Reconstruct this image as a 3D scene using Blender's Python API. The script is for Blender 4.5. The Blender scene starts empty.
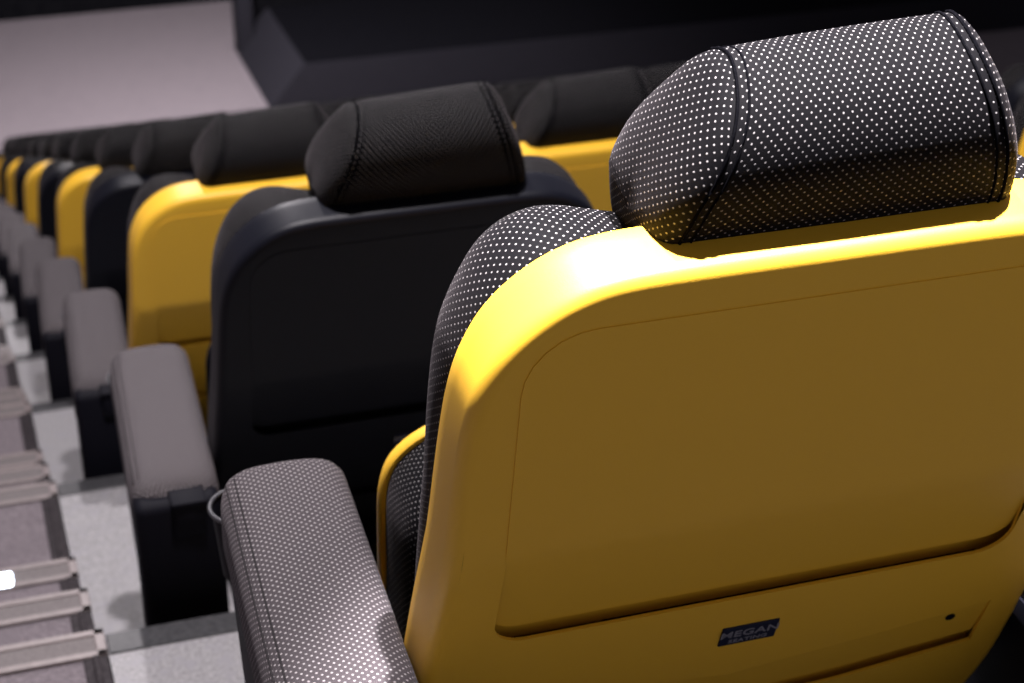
import bpy, bmesh, math, random
from mathutils import Vector, Matrix
random.seed(7)
C = bpy.context.scene
COL = C.collection
D, H = 1.2, 0.45            # row depth and row drop
PITCH = 0.70                # seat spacing in a row
ROWS = 13

# ------------------------------------------------------------------ materials
def mat(name):
    m = bpy.data.materials.new(name); m.use_nodes = True
    nt = m.node_tree; return m, nt, nt.nodes['Principled BSDF']
def N(nt, t, **k):
    n = nt.nodes.new(t)
    for a, b in k.items(): setattr(n, a, b)
    return n
def noise_bump(nt, b, scale, dist, strength=1.0, coord='Object', detail=3):
    tc = N(nt, 'ShaderNodeTexCoord'); no = N(nt, 'ShaderNodeTexNoise'); bu = N(nt, 'ShaderNodeBump')
    no.inputs['Scale'].default_value = scale; no.inputs['Detail'].default_value = detail
    bu.inputs['Distance'].default_value = dist; bu.inputs['Strength'].default_value = strength
    nt.links.new(tc.outputs[coord], no.inputs['Vector']); nt.links.new(no.outputs['Fac'], bu.inputs['Height'])
    nt.links.new(bu.outputs['Normal'], b.inputs['Normal'])
def plastic(name, col, rough, scale=900, dist=.00012, spec=.5):
    m, nt, b = mat(name)
    b.inputs['Base Color'].default_value = (*col, 1); b.inputs['Roughness'].default_value = rough
    b.inputs['Specular IOR Level'].default_value = spec
    noise_bump(nt, b, scale, dist); return m
def noisy(name, c0, c1, scale, rough, detail=4, scale2=None, c2=None, bump=None, lo=.35, hi=.65, spec=.3):
    m, nt, b = mat(name)
    tc = N(nt, 'ShaderNodeTexCoord'); no = N(nt, 'ShaderNodeTexNoise'); cr = N(nt, 'ShaderNodeValToRGB')
    no.inputs['Scale'].default_value = scale; no.inputs['Detail'].default_value = detail
    cr.color_ramp.elements[0].position = lo; cr.color_ramp.elements[1].position = hi
    cr.color_ramp.elements[0].color = (*c0, 1); cr.color_ramp.elements[1].color = (*c1, 1)
    nt.links.new(tc.outputs['Object'], no.inputs['Vector']); nt.links.new(no.outputs['Fac'], cr.inputs['Fac'])
    out = cr.outputs['Color']
    if scale2:
        n2 = N(nt, 'ShaderNodeTexNoise'); n2.inputs['Scale'].default_value = scale2; n2.inputs['Detail'].default_value = 2
        c = N(nt, 'ShaderNodeValToRGB'); c.color_ramp.elements[0].position = .5; c.color_ramp.elements[1].position = .68
        mx = N(nt, 'ShaderNodeMix', data_type='RGBA'); mx.inputs[7].default_value = (*c2, 1)
        nt.links.new(tc.outputs['Object'], n2.inputs['Vector']); nt.links.new(n2.outputs['Fac'], c.inputs['Fac'])
        nt.links.new(c.outputs['Color'], mx.inputs[0]); nt.links.new(out, mx.inputs[6]); out = mx.outputs[2]
    nt.links.new(out, b.inputs['Base Color']); b.inputs['Roughness'].default_value = rough
    b.inputs['Specular IOR Level'].default_value = spec
    if bump:
        bu = N(nt, 'ShaderNodeBump'); bu.inputs['Distance'].default_value = bump
        nt.links.new(no.outputs['Fac'], bu.inputs['Height']); nt.links.new(bu.outputs['Normal'], b.inputs['Normal'])
    return m
def fabric(name, base, dot, cell=.0059, r=.155):
    """black upholstery woven with a staggered lattice of small white dots (metric UVs)"""
    m, nt, b = mat(name); L = nt.links.new
    uv = N(nt, 'ShaderNodeUVMap'); mp = N(nt, 'ShaderNodeMapping')
    mp.inputs['Rotation'].default_value = (0, 0, math.pi/4)
    s = 1/cell; mp.inputs['Scale'].default_value = (s, s, s)
    L(uv.outputs['UV'], mp.inputs['Vector'])
    fr = N(nt, 'ShaderNodeVectorMath', operation='FRACTION'); L(mp.outputs['Vector'], fr.inputs[0])
    su = N(nt, 'ShaderNodeVectorMath', operation='SUBTRACT'); su.inputs[1].default_value = (.5, .5, 0); L(fr.outputs['Vector'], su.inputs[0])
    ln = N(nt, 'ShaderNodeVectorMath', operation='LENGTH'); L(su.outputs['Vector'], ln.inputs[0])
    mr = N(nt, 'ShaderNodeMapRange', interpolation_type='SMOOTHSTEP')
    mr.inputs['From Min'].default_value = r*1.25; mr.inputs['From Max'].default_value = r*.75
    L(ln.outputs['Value'], mr.inputs['Value'])
    no = N(nt, 'ShaderNodeTexNoise'); no.inputs['Scale'].default_value = 1400; no.inputs['Detail'].default_value = 2
    L(uv.outputs['UV'], no.inputs['Vector'])
    cr = N(nt, 'ShaderNodeValToRGB'); cr.color_ramp.elements[0].position = .36; cr.color_ramp.elements[1].position = .66
    cr.color_ramp.elements[0].color = (*[c*.45 for c in base], 1); cr.color_ramp.elements[1].color = (*[c*1.7 for c in base], 1)
    L(no.outputs['Fac'], cr.inputs['Fac'])
    mx = N(nt, 'ShaderNodeMix', data_type='RGBA'); mx.inputs[7].default_value = (*dot, 1)
    L(mr.outputs['Result'], mx.inputs[0]); L(cr.outputs['Color'], mx.inputs[6]); L(mx.outputs[2], b.inputs['Base Color'])
    b.inputs['Roughness'].default_value = .75; b.inputs['Specular IOR Level'].default_value = .06
    b.inputs['Sheen Weight'].default_value = SHEEN; b.inputs['Sheen Roughness'].default_value = .4
    b.inputs['Sheen Tint'].default_value = (.95, .85, .9, 1)
    bu = N(nt, 'ShaderNodeBump'); bu.inputs['Distance'].default_value = .0005; bu.inputs['Strength'].default_value = .6
    ad = N(nt, 'ShaderNodeMath', operation='ADD'); L(no.outputs['Fac'], ad.inputs[0]); L(mr.outputs['Result'], ad.inputs[1])
    L(ad.outputs[0], bu.inputs['Height']); L(bu.outputs['Normal'], b.inputs['Normal'])
    return m
def emit(name, col, s):
    m, nt, b = mat(name); b.inputs['Base Color'].default_value = (*col, 1)
    b.inputs['Emission Color'].default_value = (*col, 1); b.inputs['Emission Strength'].default_value = s; return m

SHEEN = .04
M = {}
M['yellow'] = plastic('yellow_plastic', (.80, .46, .032), .46, spec=.42)
M['black'] = plastic('black_plastic', (.003, .0036, .0075), .45, spec=.18)
M['dark'] = plastic('matte_black_plastic', (.004, .004, .007), .65, spec=.08)
M['fabric'] = fabric('dotted_fabric', (.0018, .0017, .0024), (.22, .21, .21), r=.14)
M['armfabric'] = fabric('dotted_arm_fabric', (.046, .040, .0435), (.29, .27, .275), r=.19)
M['welt'] = noisy('welt_fabric', (.001, .001, .0015), (.004, .004, .005), 900, 1.0, spec=0)
M['armwelt'] = noisy('arm_welt', (.014, .012, .013), (.03, .027, .029), 900, .9, spec=.1)
M['badge'] = plastic('navy_badge', (.010, .013, .032), .5, spec=.2)
M['badge_text'] = plastic('grey_print', (.22, .22, .24), .6, spec=.1)
M['vinyl'] = noisy('speckled_vinyl', (.15, .146, .153), (.285, .28, .287), 170, .55, scale2=35, c2=(.215, .21, .225), lo=.3, hi=.7)
M['edge'] = noisy('dark_edge', (.025, .025, .028), (.045, .045, .048), 120, .5)
M['carpet'] = noisy('mauve_carpet', (.105, .09, .10), (.165, .142, .155), 130, .95, detail=6, scale2=9, c2=(.125, .108, .119), bump=.004)
M['bounceblack'] = noisy('bounce_absorbing_black', (.012, .0115, .012), (.026, .024, .025), 90, 1.0, spec=0)  # near-black for unseen surfaces, limits light bounced onto the nearest seat back
M['nosing'] = noisy('beige_nosing', (.15, .125, .122), (.18, .15, .147), 60, .45)
M['insert'] = noisy('grey_insert', (.10, .088, .088), (.13, .115, .115), 200, .7)
M['strip'] = noisy('dark_strip', (.018, .015, .017), (.035, .03, .033), 90, .7, spec=.1)
M['stage'] = noisy('charcoal_cloth', (.011, .0105, .0145), (.014, .0135, .018), 40, .9, spec=.1)
M['stagetop'] = noisy('black_stage_top', (.0015, .0015, .0025), (.0025, .0025, .004), 20, .95, spec=.05)
M['wall'] = noisy('black_wall_cloth', (.002, .002, .003), (.004, .004, .005), 12, .95, spec=.05)
M['ring'] = plastic('grey_ring', (.035, .035, .04), .4)
M['sidewall'] = noisy('dark_grey_wall_cloth', (.17, .155, .165), (.24, .22, .235), 30, .95, spec=.1)
M['led'] = emit('led_white', (.75, .86, 1.0), 9)
M['blue'] = emit('led_blue', (.12, .25, .9), 1.2)

# ------------------------------------------------------------------ helpers
def link(name, me, m, parent=None):
    o = bpy.data.objects.new(name, me); COL.objects.link(o)
    if m is not None:
        o.data.materials.append(m)
    if parent is not None: o.parent = parent
    return o
def obj(name, bm, m, parent=None, smooth=40, weighted=False):
    bmesh.ops.recalc_face_normals(bm, faces=bm.faces[:])
    me = bpy.data.meshes.new(name); bm.to_mesh(me); bm.free()
    if smooth:
        for p in me.polygons: p.use_smooth = True
        me.set_sharp_from_angle(angle=math.radians(smooth))
    o = link(name, me, m, parent)
    if weighted:
        w = o.modifiers.new('wn', 'WEIGHTED_NORMAL'); w.keep_sharp = True; w.weight = 100
    return o
def struct(name, bm, m, parent=None, smooth=0):
    o = obj(name, bm, m, parent, smooth)
    if parent is None: o['kind'] = 'structure'
    return o
def empty(name, loc, label, cat, group=None):
    o = bpy.data.objects.new(name, None); COL.objects.link(o); o.location = loc
    o.empty_display_size = .1
    o['label'] = label; o['category'] = cat
    if group: o['group'] = group
    return o
def box(bm, x0, x1, y0, y1, z0, z1, bev=0, seg=2):
    r = bmesh.ops.create_cube(bm, size=1)
    for v in r['verts']:
        v.co = Vector(((x0+x1)/2 + v.co.x*(x1-x0), (y0+y1)/2 + v.co.y*(y1-y0), (z0+z1)/2 + v.co.z*(z1-z0)))
    if bev:
        es = {e for v in r['verts'] for e in v.link_edges}
        bmesh.ops.bevel(bm, geom=list(es), offset=bev, segments=seg, affect='EDGES', profile=.5)
def spline(pts, n, closed=False):
    """Catmull-Rom through pts, n samples per span"""
    out = []; P = [Vector(p) for p in pts]; k = len(P)
    for i in range(k if closed else k-1):
        if closed: a, b, c, d = P[(i-1) % k], P[i], P[(i+1) % k], P[(i+2) % k]
        else: a, b, c, d = P[max(i-1, 0)], P[i], P[i+1], P[min(i+2, k-1)]
        for j in range(n):
            t = j/n
            out.append(.5*((2*b) + (c-a)*t + (2*a-5*b+4*c-d)*t*t + (3*b-a-3*c+d)*t**3))
    if not closed: out.append(P[-1])
    return out
def grid(bm, rows, closed, uvs=None, cap0=False, cap1=False, capuv=None):
    """skin a list of point rows; metric UVs u along the row, v across rows"""
    uvl = bm.loops.layers.uv.verify()
    V = [[bm.verts.new(p) for p in r] for r in rows]
    nr, nc = len(rows), len(rows[0])
    mid = rows[nr//2]; U = [0.0]
    for j in range(nc if closed else nc-1): U.append(U[-1] + (Vector(mid[(j+1) % nc])-Vector(mid[j])).length)
    W = [0.0]
    for i in range(nr-1): W.append(W[-1] + max((Vector(rows[i+1][j])-Vector(rows[i][j])).length for j in range(0, nc, max(1, nc//12))))
    for i in range(nr-1):
        for j in range(nc if closed else nc-1):
            j2 = (j+1) % nc
            f = bm.faces.new((V[i][j], V[i][j2], V[i+1][j2], V[i+1][j]))
            q = ((i, j), (i, j+1), (i+1, j+1), (i+1, j))
            for l, (a, b_) in zip(f.loops, q):
                l[uvl].uv = uvs(a, b_, i) if uvs else (U[b_], W[a])
    for c, row in ((cap0, V[0]), (cap1, V[-1])):
        if c:
            f = bm.faces.new(row)
            for l in f.loops:
                l[uvl].uv = capuv(l.vert.co) if capuv else (l.vert.co.x, l.vert.co.z)
    return V
def tube(bm, pts, r, n=6, closed=False):
    P = [Vector(p) for p in pts]; rows = []
    for i, p in enumerate(P):
        if closed: t = P[(i+1) % len(P)] - P[i-1]
        else: t = P[min(i+1, len(P)-1)] - P[max(i-1, 0)]
        t.normalize(); a = t.orthogonal() if abs(t.z) > .9 else t.cross(Vector((0, 0, 1)))
        a.normalize(); b = t.cross(a)
        rows.append([p + a*math.cos(2*math.pi*k/n)*r + b*math.sin(2*math.pi*k/n)*r for k in range(n)])
    if closed: rows.append(rows[0][:])
    grid(bm, rows, True, cap0=not closed, cap1=not closed)
    if closed: bmesh.ops.remove_doubles(bm, verts=bm.verts[:], dist=1e-6)

# ------------------------------------------------------------------ seat geometry
TILT = math.radians(13)
def bend(w):
    d = .085 - w
    if d <= -.012: return 0
    if d < .012: return .15*(d+.012)**2/.048
    return .15*d
def B(x, w, off, b=True):
    """point of the reclined backrest: x across, w up along the back, off forward of the back face"""
    o = off + (bend(w) if b else 0)
    return Vector((x, -math.sin(TILT)*w + math.cos(TILT)*o, .715 + math.cos(TILT)*w + math.sin(TILT)*o))

def sym(half):
    """half outline (bottom centre -> right -> top centre), mirrored to a closed loop"""
    h = [Vector((p[0], p[1])) for p in half]
    return h + [Vector((-p.x, p.y)) for p in reversed(h) if p.x > 1e-6]
def inset(loop, d):
    n = len(loop); out = []
    for i in range(n):
        a, b, c = loop[i-1], loop[i], loop[(i+1) % n]
        t = (c-a); t.normalize(); out.append(b + Vector((-t.y, t.x))*d)
    return out
SHELL_HALF = spline([(0, -.372), (.10, -.372), (.20, -.367), (.258, -.345), (.290, -.298), (.303, -.240), (.306, -.175), (.305, -.11), (.303, -.03), (.298, .08), (.293, .18),
                     (.288, .235), (.279, .272), (.263, .305), (.238, .332), (.208, .350), (.172, .359), (.11, .361), (0, .361)], 4)
SHELL = sym(SHELL_HALF)
def rrect(x0, x1, y0, y1, rb, rt, n=6):
    pts = []
    for cx, cy, r, a0 in ((x1-rb, y0+rb, rb, -90), (x1-rt, y1-rt, rt, 0), (x0+rt, y1-rt, rt, 90), (x0+rb, y0+rb, rb, 180)):
        for k in range(n+1):
            a = math.radians(a0+90*k/n); pts.append(Vector((cx+r*math.cos(a), cy+r*math.sin(a))))
    return pts
PANEL = rrect(-.247, .247, -.038, .317, .030, .055)
PLATE = [Vector(p) for p in ((0.264, -0.196), (0.264, -0.127), (0.16, -0.145), (0, -0.167), (-0.16, -0.145), (-0.264, -0.127), (-0.264, -0.196), (-0.13, -0.218), (0, -0.228), (0.13, -0.218))]
PANEL_IN = rrect(-.2485, .2485, -.0265, .3185, .026, .056)
PLATE_IN = [Vector(p) for p in ((0.2655, -0.184), (0.2655, -0.1255), (0.16, -0.1435), (0, -0.1655), (-0.16, -0.1435), (-0.2655, -0.1255), (-0.2655, -0.184), (-0.13, -0.207), (0, -0.217), (0.13, -0.207))]
def panel_rec(w):     # how deep the back panel sits in the shell: hairline at the top, a ledge at the bottom
    return -.0009 + .0108*max(0, min(1, (.10-w)/.135))**1.2
def plate_rec(w):
    return .0008 + .0065*max(0, min(1, (-.137-w)/.07))
def face_with_holes(bm, outer, holes, cuts, pos):
    vs, es = [], []
    loops = []
    for lp in [outer]+holes:
        v = [bm.verts.new((p.x, p.y, 0)) for p in lp]; loops.append(v)
        for i in range(len(v)): es.append(bm.edges.new((v[i], v[(i+1) % len(v)])))
    bmesh.ops.triangle_fill(bm, use_beauty=True, use_dissolve=False, edges=es)
    for w in cuts:
        bmesh.ops.bisect_plane(bm, geom=bm.verts[:]+bm.edges[:]+bm.faces[:], dist=1e-6, plane_co=(0, w, 0), plane_no=(0, 1, 0))
    for v in bm.verts: v.co = pos(v.co.x, v.co.y)
CUTS = [.105, .097, .091, .085, .079, .073, .03, -.05, -.10]
def shell_bm():
    bm = bmesh.new()
    # ring of back-face triangles with the two recess openings
    face_with_holes(bm, inset(SHELL, .013), [PANEL, PLATE], CUTS, lambda x, w: B(x, w, 0))
    # rolled edge, side wall and inner lip
    prof = [(.013, 0.0), (.0085, .0008), (.0045, .0028), (.0018, .0062), (.0004, .0105), (0, .015), (0, .045), (0, .058), (.0016, .0615), (.005, .063), (.012, .062), (.03, .058)]
    rows = [[B(p.x, p.y, o) for p in inset(SHELL, i)] for i, o in prof]
    grid(bm, rows, True, cap1=True)
    for loop, rec in ((PANEL, panel_rec), (PLATE, plate_rec)):      # walls of the recesses
        rows = [[B(p.x, p.y, 0) for p in loop], [B(p.x, p.y, min(.0035, rec(p.y)+.004)) for p in loop]]
        grid(bm, rows, True)
    bmesh.ops.remove_doubles(bm, verts=bm.verts[:], dist=2e-5)
    return bm
def recess_bm(loop, rec, cuts, flange=None):
    bm = bmesh.new()
    face_with_holes(bm, loop, [], cuts, lambda x, w: B(x, w, rec(w)))
    r = bmesh.ops.extrude_face_region(bm, geom=bm.faces[:])
    d = B(0, .2, 1) - B(0, .2, 0)
    for v in [g for g in r['geom'] if isinstance(g, bmesh.types.BMVert)]: v.co += d*.004
    if flange:                                       # the floor of the shadow gap along the lower edge
        x, w0, w1, o = flange
        n = 12
        rows = [[B(-x+2*x*q/n, w, o) for q in range(n+1)] for w in (w0, w1)]
        grid(bm, rows, False)
        rows = [[B(-x+2*x*q/n, w, o+.002) for q in range(n+1)] for w in (w0, w1)]
        grid(bm, rows, False)
    return bm
PAD_HALF = spline([(0, -.27), (.15, -.27), (.245, -.262), (.274, -.22), (.281, -.10), (.286, .05), (.287, .15), (.284, .22), (.276, .262), (.259, .303), (.235, .329), (.205, .341), (.175, .340), (.14, .330), (.09, .320), (0, .318)], 4)
PAD = sym(PAD_HALF)
def pad_bm():
    bm = bmesh.new()
    prof = [(.012, .052), (.004, .060), (.001, .075), (0, .095), (.001, .112), (.006, .130), (.016, .146), (.032, .158), (.055, .165), (.09, .168)]
    rows = [[B(p.x, p.y, o) for p in inset(PAD, i)] for i, o in prof]
    grid(bm, rows, True, cap0=True, cap1=True)
    return bm
# headrest: profile in (off, w), lofted across x
HP = spline([(.042, .346), (.031, .364), (.0235, .395), (.0215, .425), (.030, .456), (.051, .480), (.084, .495), (.110, .487), (.130, .455), (.147, .413), (.158, .360), (.160, .305), (.142, .286), (.09, .328)], 4, closed=True)
HPC = Vector((.092, .352))
def hx(w): return .134 - .044*max(0, min(1, (w-.36)/.15))**1.25 - .004*max(0, (.365-w)/.025)
def squash(q, t):     # the cushion is a little lower at its left end
    return Vector((q.x, .372 + (q.y-.372)*(1-.045*(1-t))))
def headrest_rows():
    rows = []
    caps = [(.020, .0), (.0198, .25), (.0192, .48), (.0178, .68), (.0152, .83), (.0110, .93), (.0058, .985), (.0, 1.0)]
    for s, sgn in ((0, -1),):
        for e, k in caps: rows.append((-1, e, k))
    n = 14
    for i in range(1, n): rows.append((-1+2*i/n, 0, 1+.012*(1-(-1+2*i/n)**2)))
    for e, k in reversed(caps): rows.append((1, e, k))
    return rows
def headrest_bm():
    bm = bmesh.new(); R = headrest_rows(); rows = []
    S = {}
    n_c = 8
    for idx in (list(range(n_c)), list(range(len(R)-1, len(R)-1-n_c, -1))):
        acc = 0.0; pe, pk = R[idx[0]][1], 0.0
        for q in idx:
            acc += math.hypot(R[q][1]-pe, (R[q][2]-pk)*.085); pe, pk = R[q][1], R[q][2]; S[q] = acc
    per = [0.0]
    for j in range(len(HP)): per.append(per[-1]+(HP[(j+1) % len(HP)]-HP[j]).length)
    for t, e, k in R:
        if k == 0: k = .02
        r = []
        for p in HP:
            q = HPC + (p-HPC)*k
            q = squash(q, t)
            X = .011 + t*(hx(q.y) - (.010*max(0, min(1, (q.y-.40)/.09)) if t < 0 else 0)) + (e if t > 0 else -e)*(1 if abs(t) == 1 else 0)
            r.append(B(X, q.y, q.x, False))
        rows.append(r)
    def uv(i, j, fi):
        t, e, k = R[i]
        if R[fi][1] > 0 or R[fi+1][1] > 0:
            p = HPC + (HP[j % len(HP)]-HPC)*(S[i]/.085); return (p.x, p.y)
        return (t*.118, per[j])
    grid(bm, rows, True, uvs=uv, cap0=True, cap1=True)
    return bm
def headrest_seams():
    out = []
    for s in (-1, 1):
        bm = bmesh.new()
        for dx, r in ((.0, .0014), (.009, .0011)):
            pts = []
            for j in range(0, 33):
                p = squash(HPC + (HP[(j-4) % len(HP)]-HPC)*1.005, s)
                pts.append(B(.011+s*(hx(p.y)-(.010*max(0, min(1, (p.y-.40)/.09)) if s < 0 else 0)-dx), p.y, p.x, False))
            tube(bm, pts, r, 6)
        out.append(bm)
    return out
# tipped-up seat cushion
CUSH = sym(spline([(0, .36), (.16, .36), (.235, .366), (.262, .40), (.266, .48), (.266, .60), (.262, .655), (.244, .688), (.205, .711), (.15, .717), (0, .717)], 4))
def cushion_bm():
    bm = bmesh.new()
    prof = [(.05, .236), (.03, .239), (.016, .246), (.008, .258), (.005, .275), (.005, .335), (.008, .352)]
    grid(bm, [[Vector((p.x, o + (.73-p.y)*.05, p.y)) for p in inset(CUSH, i)] for i, o in prof], True, cap0=True, cap1=True)
    return bm
def cushion_shell_bm():
    bm = bmesh.new()
    prof = [(.008, .350), (.003, .349), (.001, .351), (.001, .360), (.004, .368), (.018, .374), (.05, .377)]
    grid(bm, [[Vector((p.x, o + (.73-p.y)*.05, p.y)) for p in inset(CUSH, i)] for i, o in prof], True, cap0=True, cap1=True)
    return bm
# armrest, x measured from its own centre line
def arm_bm(cx, hw, y0=-.035, y1=.43, zt=.655, sk=.05):
    bm = bmesh.new()
    loop = spline([(-hw+.004, .545), (-hw, .57), (-hw, .605), (-hw+.0015, .626), (-hw+.007, .642), (-hw+.018, .6505), (-hw*.5, .6545), (0, .656), (hw*.5, .6545),
                   (hw-.018, .6505), (hw-.007, .642), (hw-.0015, .626), (hw, .605), (hw, .57), (hw-.004, .545)], 3)
    ends = [(0, .035, .030), (.0015, .024, .02), (.005, .015, .012), (.011, .008, .006), (.019, .003, .002), (.03, 0, 0)]
    st = [(y0+a, i, dz) for a, i, dz in ends]
    n = 10
    st += [(y0+.03+(y1-y0-.06)*k/n, 0, 0) for k in range(1, n)]
    st += [(y1-a, i, dz) for a, i, dz in reversed(ends)]
    rows = []
    for y, i, dz in st:
        k = (hw-i)/hw
        zz = .02*max(0, (.03-y)/.075)**2                 # the back end rolls down
        rows.append([Vector((cx + p.x*k + sk*(y-.2), y, p.y + .009 - dz*max(0, (p.y-.545)/.11) - zz)) for p in loop])
    for r in rows: r.reverse()
    acc = [0.0]
    for j in range(1, len(loop)): acc.append(acc[-1]+(loop[j]-loop[j-1]).length)
    V = grid(bm, rows, False, uvs=lambda i, j, co: (acc[len(loop)-1-j], st[i][0]), cap0=True, cap1=True)
    for i in range(len(V)-1):
        bm.faces.new((V[i][0], V[i+1][0], V[i+1][-1], V[i][-1]))
    return bm
def arm_seam_bm(cx, hw, sk=.05):
    bm = bmesh.new()
    for s, r in ((-hw+.0075, .0013), (-hw+.016, .0011)):
        z = .6518 if r > .0012 else .6590
        tube(bm, [Vector((cx+s+sk*(y-.2), y, z)) for y in [k*.025 for k in range(0, 17)]], r, 5)
    return bm
def arm_panel_bm(cx, hw, back):
    bm = bmesh.new(); rows = []
    for z, w, ya, yb in ((0, .62, .015, .29), (.02, .62, .015, .29), (.18, .70, .008, .30), (.36, .82, 0, .33), (.50, .93, -.012, .37), (.555, .96, -.02, .40), (.575, .90, -.012, .39)):
        h = hw*w; c = cx + (-.002 if w < .9 else 0)
        rr = .012; loop = rrect(c-h, c+h, ya, yb, rr, rr*1.6, 3)
        rows.append([Vector((p.x + .05*(p.y-.2)*(z/.56), p.y, z)) for p in loop])
    grid(bm, rows, True, cap0=True, cap1=True)
    if back: box(bm, cx-hw*.97-.011, cx+hw*.94-.011, -.056, .0, .36, .640, .014, 3)
    return bm
def latch_bm(cx):
    bm = bmesh.new()
    box(bm, cx-.022, cx+.024, -.064, .0, .585, .643, .004)
    box(bm, cx-.025, cx+.027, -.068, .0, .637, .646, .003)
    return bm
def lathe(bm, prof, cx, cy, n=28):
    rows = [[Vector((cx+r*math.cos(2*math.pi*k/n), cy+r*math.sin(2*math.pi*k/n), z)) for k in range(n)] for r, z in prof]
    grid(bm, rows, True)
def cup_bm(cx, cy):
    bm = bmesh.new()
    lathe(bm, [(.002, .472), (.027, .472), (.030, .477), (.036, .548), (.038, .556), (.0365, .558), (.033, .548), (.027, .484), (.002, .482)], cx, cy)
    box(bm, cx-.018, cx+.018, .37, cy-.036, .50, .54, .004)
    return bm
def ring_bm(cx, cy):
    bm = bmesh.new()
    tube(bm, [(cx+.0385*math.cos(a), cy+.0385*math.sin(a), .560) for a in [2*math.pi*k/36 for k in range(36)]], .0026, 8, closed=True)
    return bm
def text_mesh(name, body, size, m, parent, z_shift, scale_x=1.0):
    cu = bpy.data.curves.new(name, 'FONT'); cu.body = body; cu.size = size; cu.align_x = 'CENTER'; cu.align_y = 'CENTER'
    cu.extrude = .0002; cu.offset = size*.012; cu.space_character = 1.05
    t = bpy.data.objects.new(name, cu); COL.objects.link(t)
    me = bpy.data.meshes.new_from_object(t.evaluated_get(bpy.context.evaluated_depsgraph_get()))
    bpy.data.objects.remove(t); me.name = name
    o = link(name, me, m, parent)
    c = B(.0045, z_shift, -.0022)
    # text frame on the lower back: local x along the row (seen from behind), y up the back, z backward
    e = .004; up = (B(0, z_shift+e, 0)-B(0, z_shift-e, 0)).normalized(); xx = Vector((1, 0, 0)); nn = xx.cross(up)
    mt = Matrix((xx*scale_x, up, nn)).transposed().to_4x4(); mt.translation = c
    me.transform(mt); return o
def badge_bm():
    bm = bmesh.new(); w0 = -.0975
    box(bm, -.0235, .0325, -.0140, .0140, -.0019, .001, .0006, 1)
    e = .004; up = (B(0, w0+e, 0)-B(0, w0-e, 0)).normalized(); xx = Vector((1, 0, 0)); nn = up.cross(xx)
    c = B(0, w0, 0)
    for v in bm.verts: v.co = c + xx*v.co.x + up*v.co.y - (xx.cross(up))*v.co.z
    return bm
def screw_bm():
    bm = bmesh.new(); w0 = -.146; c = B(.227, w0, plate_rec(w0))
    e = .004; up = (B(0, w0+e, 0)-B(0, w0-e, 0)).normalized(); xx = Vector((1, 0, 0)); nn = xx.cross(up)
    n = 16
    rows = [[c + (xx*math.cos(2*math.pi*k/n) + up*math.sin(2*math.pi*k/n))*r + nn*h for k in range(n)] for r, h in ((.0050, 0), (.0050, .0008), (.0038, .0012), (.0030, .0004), (.0004, .0003))]
    grid(bm, rows, True, cap1=True)
    return bm

AX, AHW = -.362, .066          # the wide armrest at the aisle end
IX, IHW = -.350, .036          # the narrower armrest between two seats
def make_seat(colour, aisle, fine):
    r = empty('cinema_seat', (0, 0, 0), '', 'seat')
    pl = M[colour]
    sh = obj('back_shell', shell_bm(), pl, r, 35)
    obj('back_panel', recess_bm(PANEL_IN, panel_rec, CUTS[:7], (.262, -.055, .01, .017)), pl, r, 30)
    obj('lower_panel', recess_bm(PLATE_IN, plate_rec, [], (.272, -.245, -.17, .014)), pl, r, 30)
    bd = obj('badge', badge_bm(), M['badge'], r, 30); bd['label'] = 'small navy maker badge'
    if fine:
        text_mesh('badge_text', 'MEGAN', .0135, M['badge_text'], bd, -.0945, 1.22)
        text_mesh('badge_text', 'SEATING', .0072, M['badge_text'], bd, -.1055, 1.3)
        s = obj('screw', screw_bm(), M['dark'], r, 30)
    obj('backrest_pad', pad_bm(), M['fabric'], r, 60)
    hd = obj('headrest', headrest_bm(), M['fabric'], r, 70)
    if fine:
        for b in headrest_seams(): obj('seam', b, M['welt'], hd, 60)
    cu = obj('seat_cushion', cushion_bm(), M['fabric'], r, 60)
    obj('cushion_shell', cushion_shell_bm(), pl, r, 50)
    bm = bmesh.new(); box(bm, -.27, .27, .06, .30, .26, .335, .01); box(bm, -.05, .05, .10, .24, .012, .27, .01); box(bm, -.11, .11, .06, .30, 0, .014, .004)
    obj('base_frame', bm, M['dark'], r, 40)
    cx, hw = (AX, AHW) if aisle else (IX, IHW)
    sk = .05 if aisle else 0
    a = obj('armrest', arm_bm(cx, hw, sk=sk), M['armfabric'], r, 60)
    if fine: obj('seam', arm_seam_bm(cx, hw, sk), M['armwelt'], a, 60)
    p = obj('arm_panel', arm_panel_bm(cx, hw, aisle), M['dark'], r, 40)
    if aisle:
        obj('latch', latch_bm(cx+.002), M['dark'], p, 40)
        c = obj('cup_holder', cup_bm(cx-.015, .505), M['dark'], r, 40)
        obj('cup_ring', ring_bm(cx-.015, .505), M['ring'], c, 60)
    return r
def children(o): return [c for c in COL.objects if c.parent == o]
def copy_tree(o, parent=None):
    kids = KIDS[o.name]
    c = o.copy(); COL.objects.link(c)
    if parent is not None: c.parent = parent
    for k in kids: copy_tree(k, c)
    return c

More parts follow.
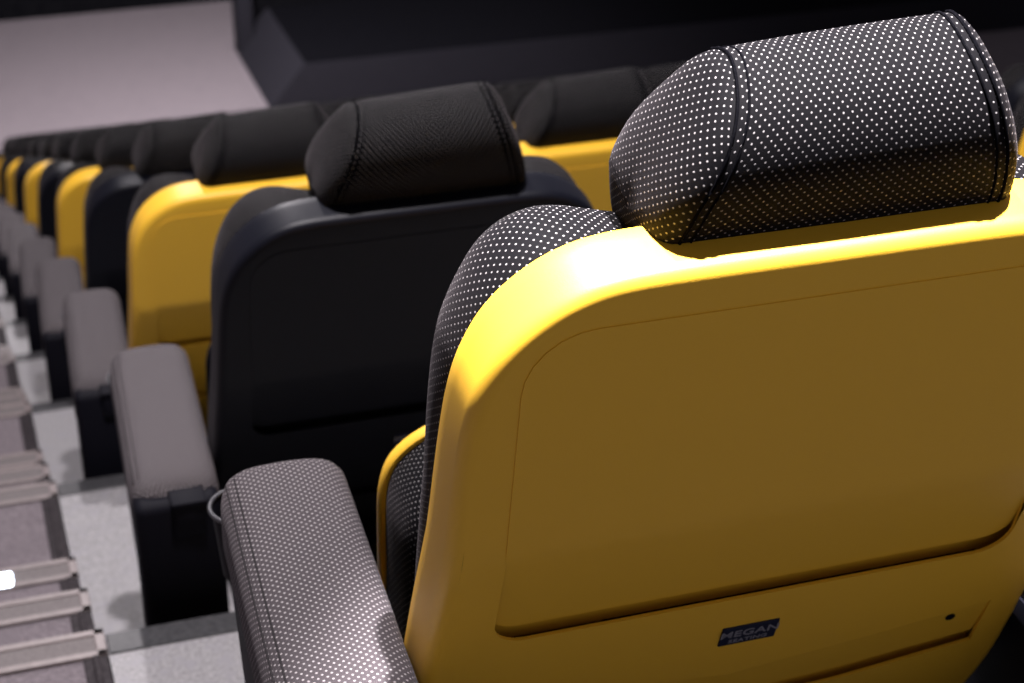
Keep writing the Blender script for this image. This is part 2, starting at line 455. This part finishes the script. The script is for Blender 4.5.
ORD = ['first', 'second', 'third', 'fourth', 'fifth', 'sixth', 'seventh', 'eighth', 'ninth', 'tenth', 'eleventh', 'twelfth', 'thirteenth']
CNAME = {'yellow': 'yellow-shelled', 'black': 'black-shelled'}
NCOL = [3, 4, 5, 5, 5, 5, 5, 5, 5, 5, 6, 6, 6]
protos, KIDS = {}, {}
XC, YB = .51, -1.10
for k in range(ROWS):
    colour = 'yellow' if k % 2 == 0 else 'black'
    for c in range(NCOL[k]):
        key = (colour, c == 0, k < 4)
        if key not in protos:
            protos[key] = o = make_seat(*key)
            def reg(x):
                KIDS[x.name] = ch = children(x)
                for q in ch: reg(q)
            reg(o)
        else:
            o = copy_tree(protos[key])
        o.location = (XC + PITCH*c + (-.004-.004*k if k else 0), YB + D*k, -H*k + (-.012 if k else 0))
        row = 'the nearest row' if k == 0 else 'the %s row from the camera' % ORD[k]
        where = 'at the aisle end of ' + row if c == 0 else '%s from the aisle in %s' % (ORD[c], row)
        if k == 0 and c == 0: lab = 'large yellow-shelled cinema seat with dotted black headrest, nearest the camera'
        elif k == 1 and c == 0: lab = 'black-shelled cinema seat at the aisle end, directly in front of the nearest yellow one'
        else: lab = '%s cinema seat %s' % (CNAME[colour], where)
        o['label'] = lab; o['category'] = 'seat'; o['group'] = 'cinema seats in the raked rows'

# ------------------------------------------------------------------ floor, stairs
XR, XL = 13.2, -1.35
bm = bmesh.new(); box(bm, 0, XR, -3.0, -1.2, -.3, H)                   # unseen landing behind the nearest row, made black to cut bounced light
struct('floor_back', bm, M['bounceblack'])
bm = bmesh.new()
for k in range(ROWS):
    y1 = D*k + (0 if k < ROWS-1 else 0)
    box(bm, 0, XR, y1-D, y1-.001, -H*k-.9, -H*k)
struct('floor', bm, M['vinyl'])
bm = bmesh.new(); box(bm, 0, XR, -1.199, -.96, 0, .002)               # hidden dark strip, added to soak up floor bounce behind the nearest seat
struct('trim_0', bm, M['bounceblack'])
for k in range(ROWS-1):
    bm = bmesh.new(); box(bm, .001, XR, D*k-.046, D*k+.004, -H*k-.03, -H*k+.003, .002, 1)
    struct('trim_%d' % (k+1), bm, M['edge'])
# carpeted stairs in the aisle
bm = bmesh.new()
STEP = [(0.01, 0), (.345, .15), (.675, .30)]
for k in range(-2, ROWS):
    ya = D*k-.525
    for (ye, dz), prev in zip(STEP, [-.525, .01, .345]):
        if k == ROWS-1 and dz > 0: break
        box(bm, XL, -.037, D*k+prev, D*k+ye, -H*k-dz-.6, -H*k-dz)
struct('staircase', bm, M['carpet'])
t = 20
for k in range(-1, ROWS-1):
    for (ye, dz), prev in zip(STEP, [-.525, .01, .345]):
        y, z = D*k+ye, -H*k-dz
        bm = bmesh.new()
        # a channel: pale rim round a darker insert
        box(bm, XL, -.001, y-.060, y-.046, z, z+.006, .0015, 1)
        box(bm, XL, -.001, y-.008, y+.006, z-.03, z+.006, .0015, 1)
        box(bm, -.016, -.001, y-.060, y+.006, z, z+.006, .0015, 1)
        o = struct('trim_%d' % t, bm, M['nosing'])
        bm = bmesh.new(); box(bm, XL, -.014, y-.048, y-.006, z-.002, z+.0035)
        obj('insert', bm, M['insert'], o, 0)
        t += 1
        bm = bmesh.new(); box(bm, -.037, -.002, D*k+prev+.006, y-.060, z-.02, z+.004, .0015, 1); box(bm, -.024, -.014, D*k+prev+.006, y-.060, z-.02, z+.009, .002, 1)
        struct('trim_%d' % (t+100), bm, M['strip'])
# lit step light in the nosing two steps down
l = empty('step_light', (-.184, .645, -.30), 'small glowing white step light set into a stair nosing in the aisle', 'light')
bm = bmesh.new(); box(bm, -.07, .068, -.028, .020, .0, .007, .003)
obj('lens', bm, M['led'], l, 0)
bm = bmesh.new(); box(bm, -.075, .073, -.032, .024, -.006, .003, .001, 1)
obj('housing', bm, M['nosing'], l, 0)

# ------------------------------------------------------------------ front of the hall
ZF = -H*(ROWS-1)
bm = bmesh.new(); box(bm, -6, 14, D*(ROWS-1)+.001, 26, ZF-.4, ZF)
struct('floor_front', bm, M['carpet'])
# low stage: sloping charcoal side, upright front, black top
def prism(bm, bot, top):
    b = [bm.verts.new(p) for p in bot]; t_ = [bm.verts.new(p) for p in top]; n = len(b)
    bm.faces.new(b); bm.faces.new(t_)
    for i in range(n): bm.faces.new((b[i], b[(i+1) % n], t_[(i+1) % n], t_[i]))
bm = bmesh.new()
prism(bm, [(3.18, 16.45, ZF), (13, 16.45, ZF), (13, 18.6, ZF), (3.18, 18.6, ZF)], [(3.58, 16.55, ZF+.43), (13, 16.55, ZF+.43), (13, 18.6, ZF+.43), (3.58, 18.6, ZF+.43)])
o = struct('stage', bm, M['stage'])
bm = bmesh.new(); box(bm, 3.60, 12.98, 16.57, 18.58, ZF+.42, ZF+.445, .004)
obj('stage_top', bm, M['stagetop'], o, 0)
bm = bmesh.new(); box(bm, 3.19, 3.38, 18.32, 18.6, ZF, ZF+3.2, .01)
struct('wall_pier', bm, M['stage'])
bm = bmesh.new(); box(bm, 3.38, 13, 18.58, 18.8, ZF, ZF+7)
struct('wall_stage', bm, M['wall'])
bm = bmesh.new(); box(bm, XR, XR+.2, -3, D*(ROWS-1), ZF-.4, 6)
struct('wall_right', bm, M['wall'])
bm = bmesh.new(); box(bm, XL-.2, XL-.002, -3, D*(ROWS-1)+2, ZF-.4, 6)
struct('wall_left', bm, M['sidewall'])
bm = bmesh.new(); box(bm, -6, 14, 20.4, 20.7, ZF, ZF+7)
struct('wall_front', bm, M['wall'])

# ------------------------------------------------------------------ light
def lamp(name, loc, target, energy, radius, col=(1, .935, .96), size=None, blend=.5):
    ld = bpy.data.lights.new(name, 'SPOT'); ld.energy = energy; ld.shadow_soft_size = radius; ld.color = col
    ld.spot_size = math.radians(size or 120); ld.spot_blend = blend
    o = bpy.data.objects.new(name, ld); COL.objects.link(o); o.location = loc
    d = Vector(target)-Vector(loc); o.rotation_euler = d.to_track_quat('-Z', 'Y').to_euler(); return o
lamp('downlight', (.70, -1.36, 3.7), (.685, -1.36, 1.1), 3500, .05, size=25, blend=.25)
lamp('downlight', (.30, -.05, 3.3), (.30, .20, 0), 700, .06, size=120)
lamp('downlight', (.38, 3.7, 2.7), (.3, 3.0, -1.0), 410, .06, size=130)
lamp('downlight', (.40, 8.5, 1.3), (.3, 8.2, -3.3), 700, .06, size=130)
lamp('downlight', (1.2, 12.6, -.5), (1.8, 15.0, -5), 800, .08, size=130)
lamp('downlight', (2.4, 15.4, -.6), (1.8, 17.0, -5.4), 2300, .08, size=130)
WH, WZ = .50, .06
w = bpy.data.worlds.new('hall_ambient'); C.world = w; w.use_nodes = True
wt = w.node_tree; bg = wt.nodes['Background']
tcw = N(wt, 'ShaderNodeTexCoord'); sx = N(wt, 'ShaderNodeSeparateXYZ'); mr = N(wt, 'ShaderNodeMapRange')
mr.inputs['From Min'].default_value = .1; mr.inputs['From Max'].default_value = .8; mr.inputs['To Min'].default_value = WH; mr.inputs['To Max'].default_value = WZ
wt.links.new(tcw.outputs['Generated'], sx.inputs[0]); wt.links.new(sx.outputs['Z'], mr.inputs['Value']); wt.links.new(mr.outputs['Result'], bg.inputs['Strength'])
bg.inputs['Color'].default_value = (.88, .82, .97, 1)

# ------------------------------------------------------------------ camera
F, VD, MS, E1, DEP = 1900.0, (-53, 144), .147, (105, 637), 2.77
d = Vector((VD[0]-512, VD[1]-341.5, F)).normalized()
X = Vector((1, -MS, 0)); X.z = -(X.x*d.x+X.y*d.y)/d.z; X.normalize()
n = X.cross(d)
if n.y > 0: n = -n
a = math.atan(H/D)
Y = math.cos(a)*d + math.sin(a)*n; Z = -math.sin(a)*d + math.cos(a)*n
R = Matrix((X, Y, Z))
pos = -(R @ (Vector((E1[0]-512, E1[1]-341.5, F))*(DEP/F)))
cd = bpy.data.cameras.new('camera'); cam = bpy.data.objects.new('camera', cd); COL.objects.link(cam)
ax, ay, az = R @ Vector((1, 0, 0)), R @ Vector((0, -1, 0)), R @ Vector((0, 0, -1))
mw = Matrix((ax, ay, az)).transposed().to_4x4(); mw.translation = pos
cam.matrix_world = mw
cd.sensor_width = 36; cd.lens = F/1024*36; cd.clip_start = .02; cd.clip_end = 100
cd.dof.use_dof = True; cd.dof.focus_distance = 1.47; cd.dof.aperture_fstop = 9.0
C.camera = cam
C.view_settings.view_transform = 'Standard'; C.view_settings.look = 'None'
C.view_settings.gamma = 1; C.view_settings.use_curve_mapping = False; C.view_settings.exposure = 0
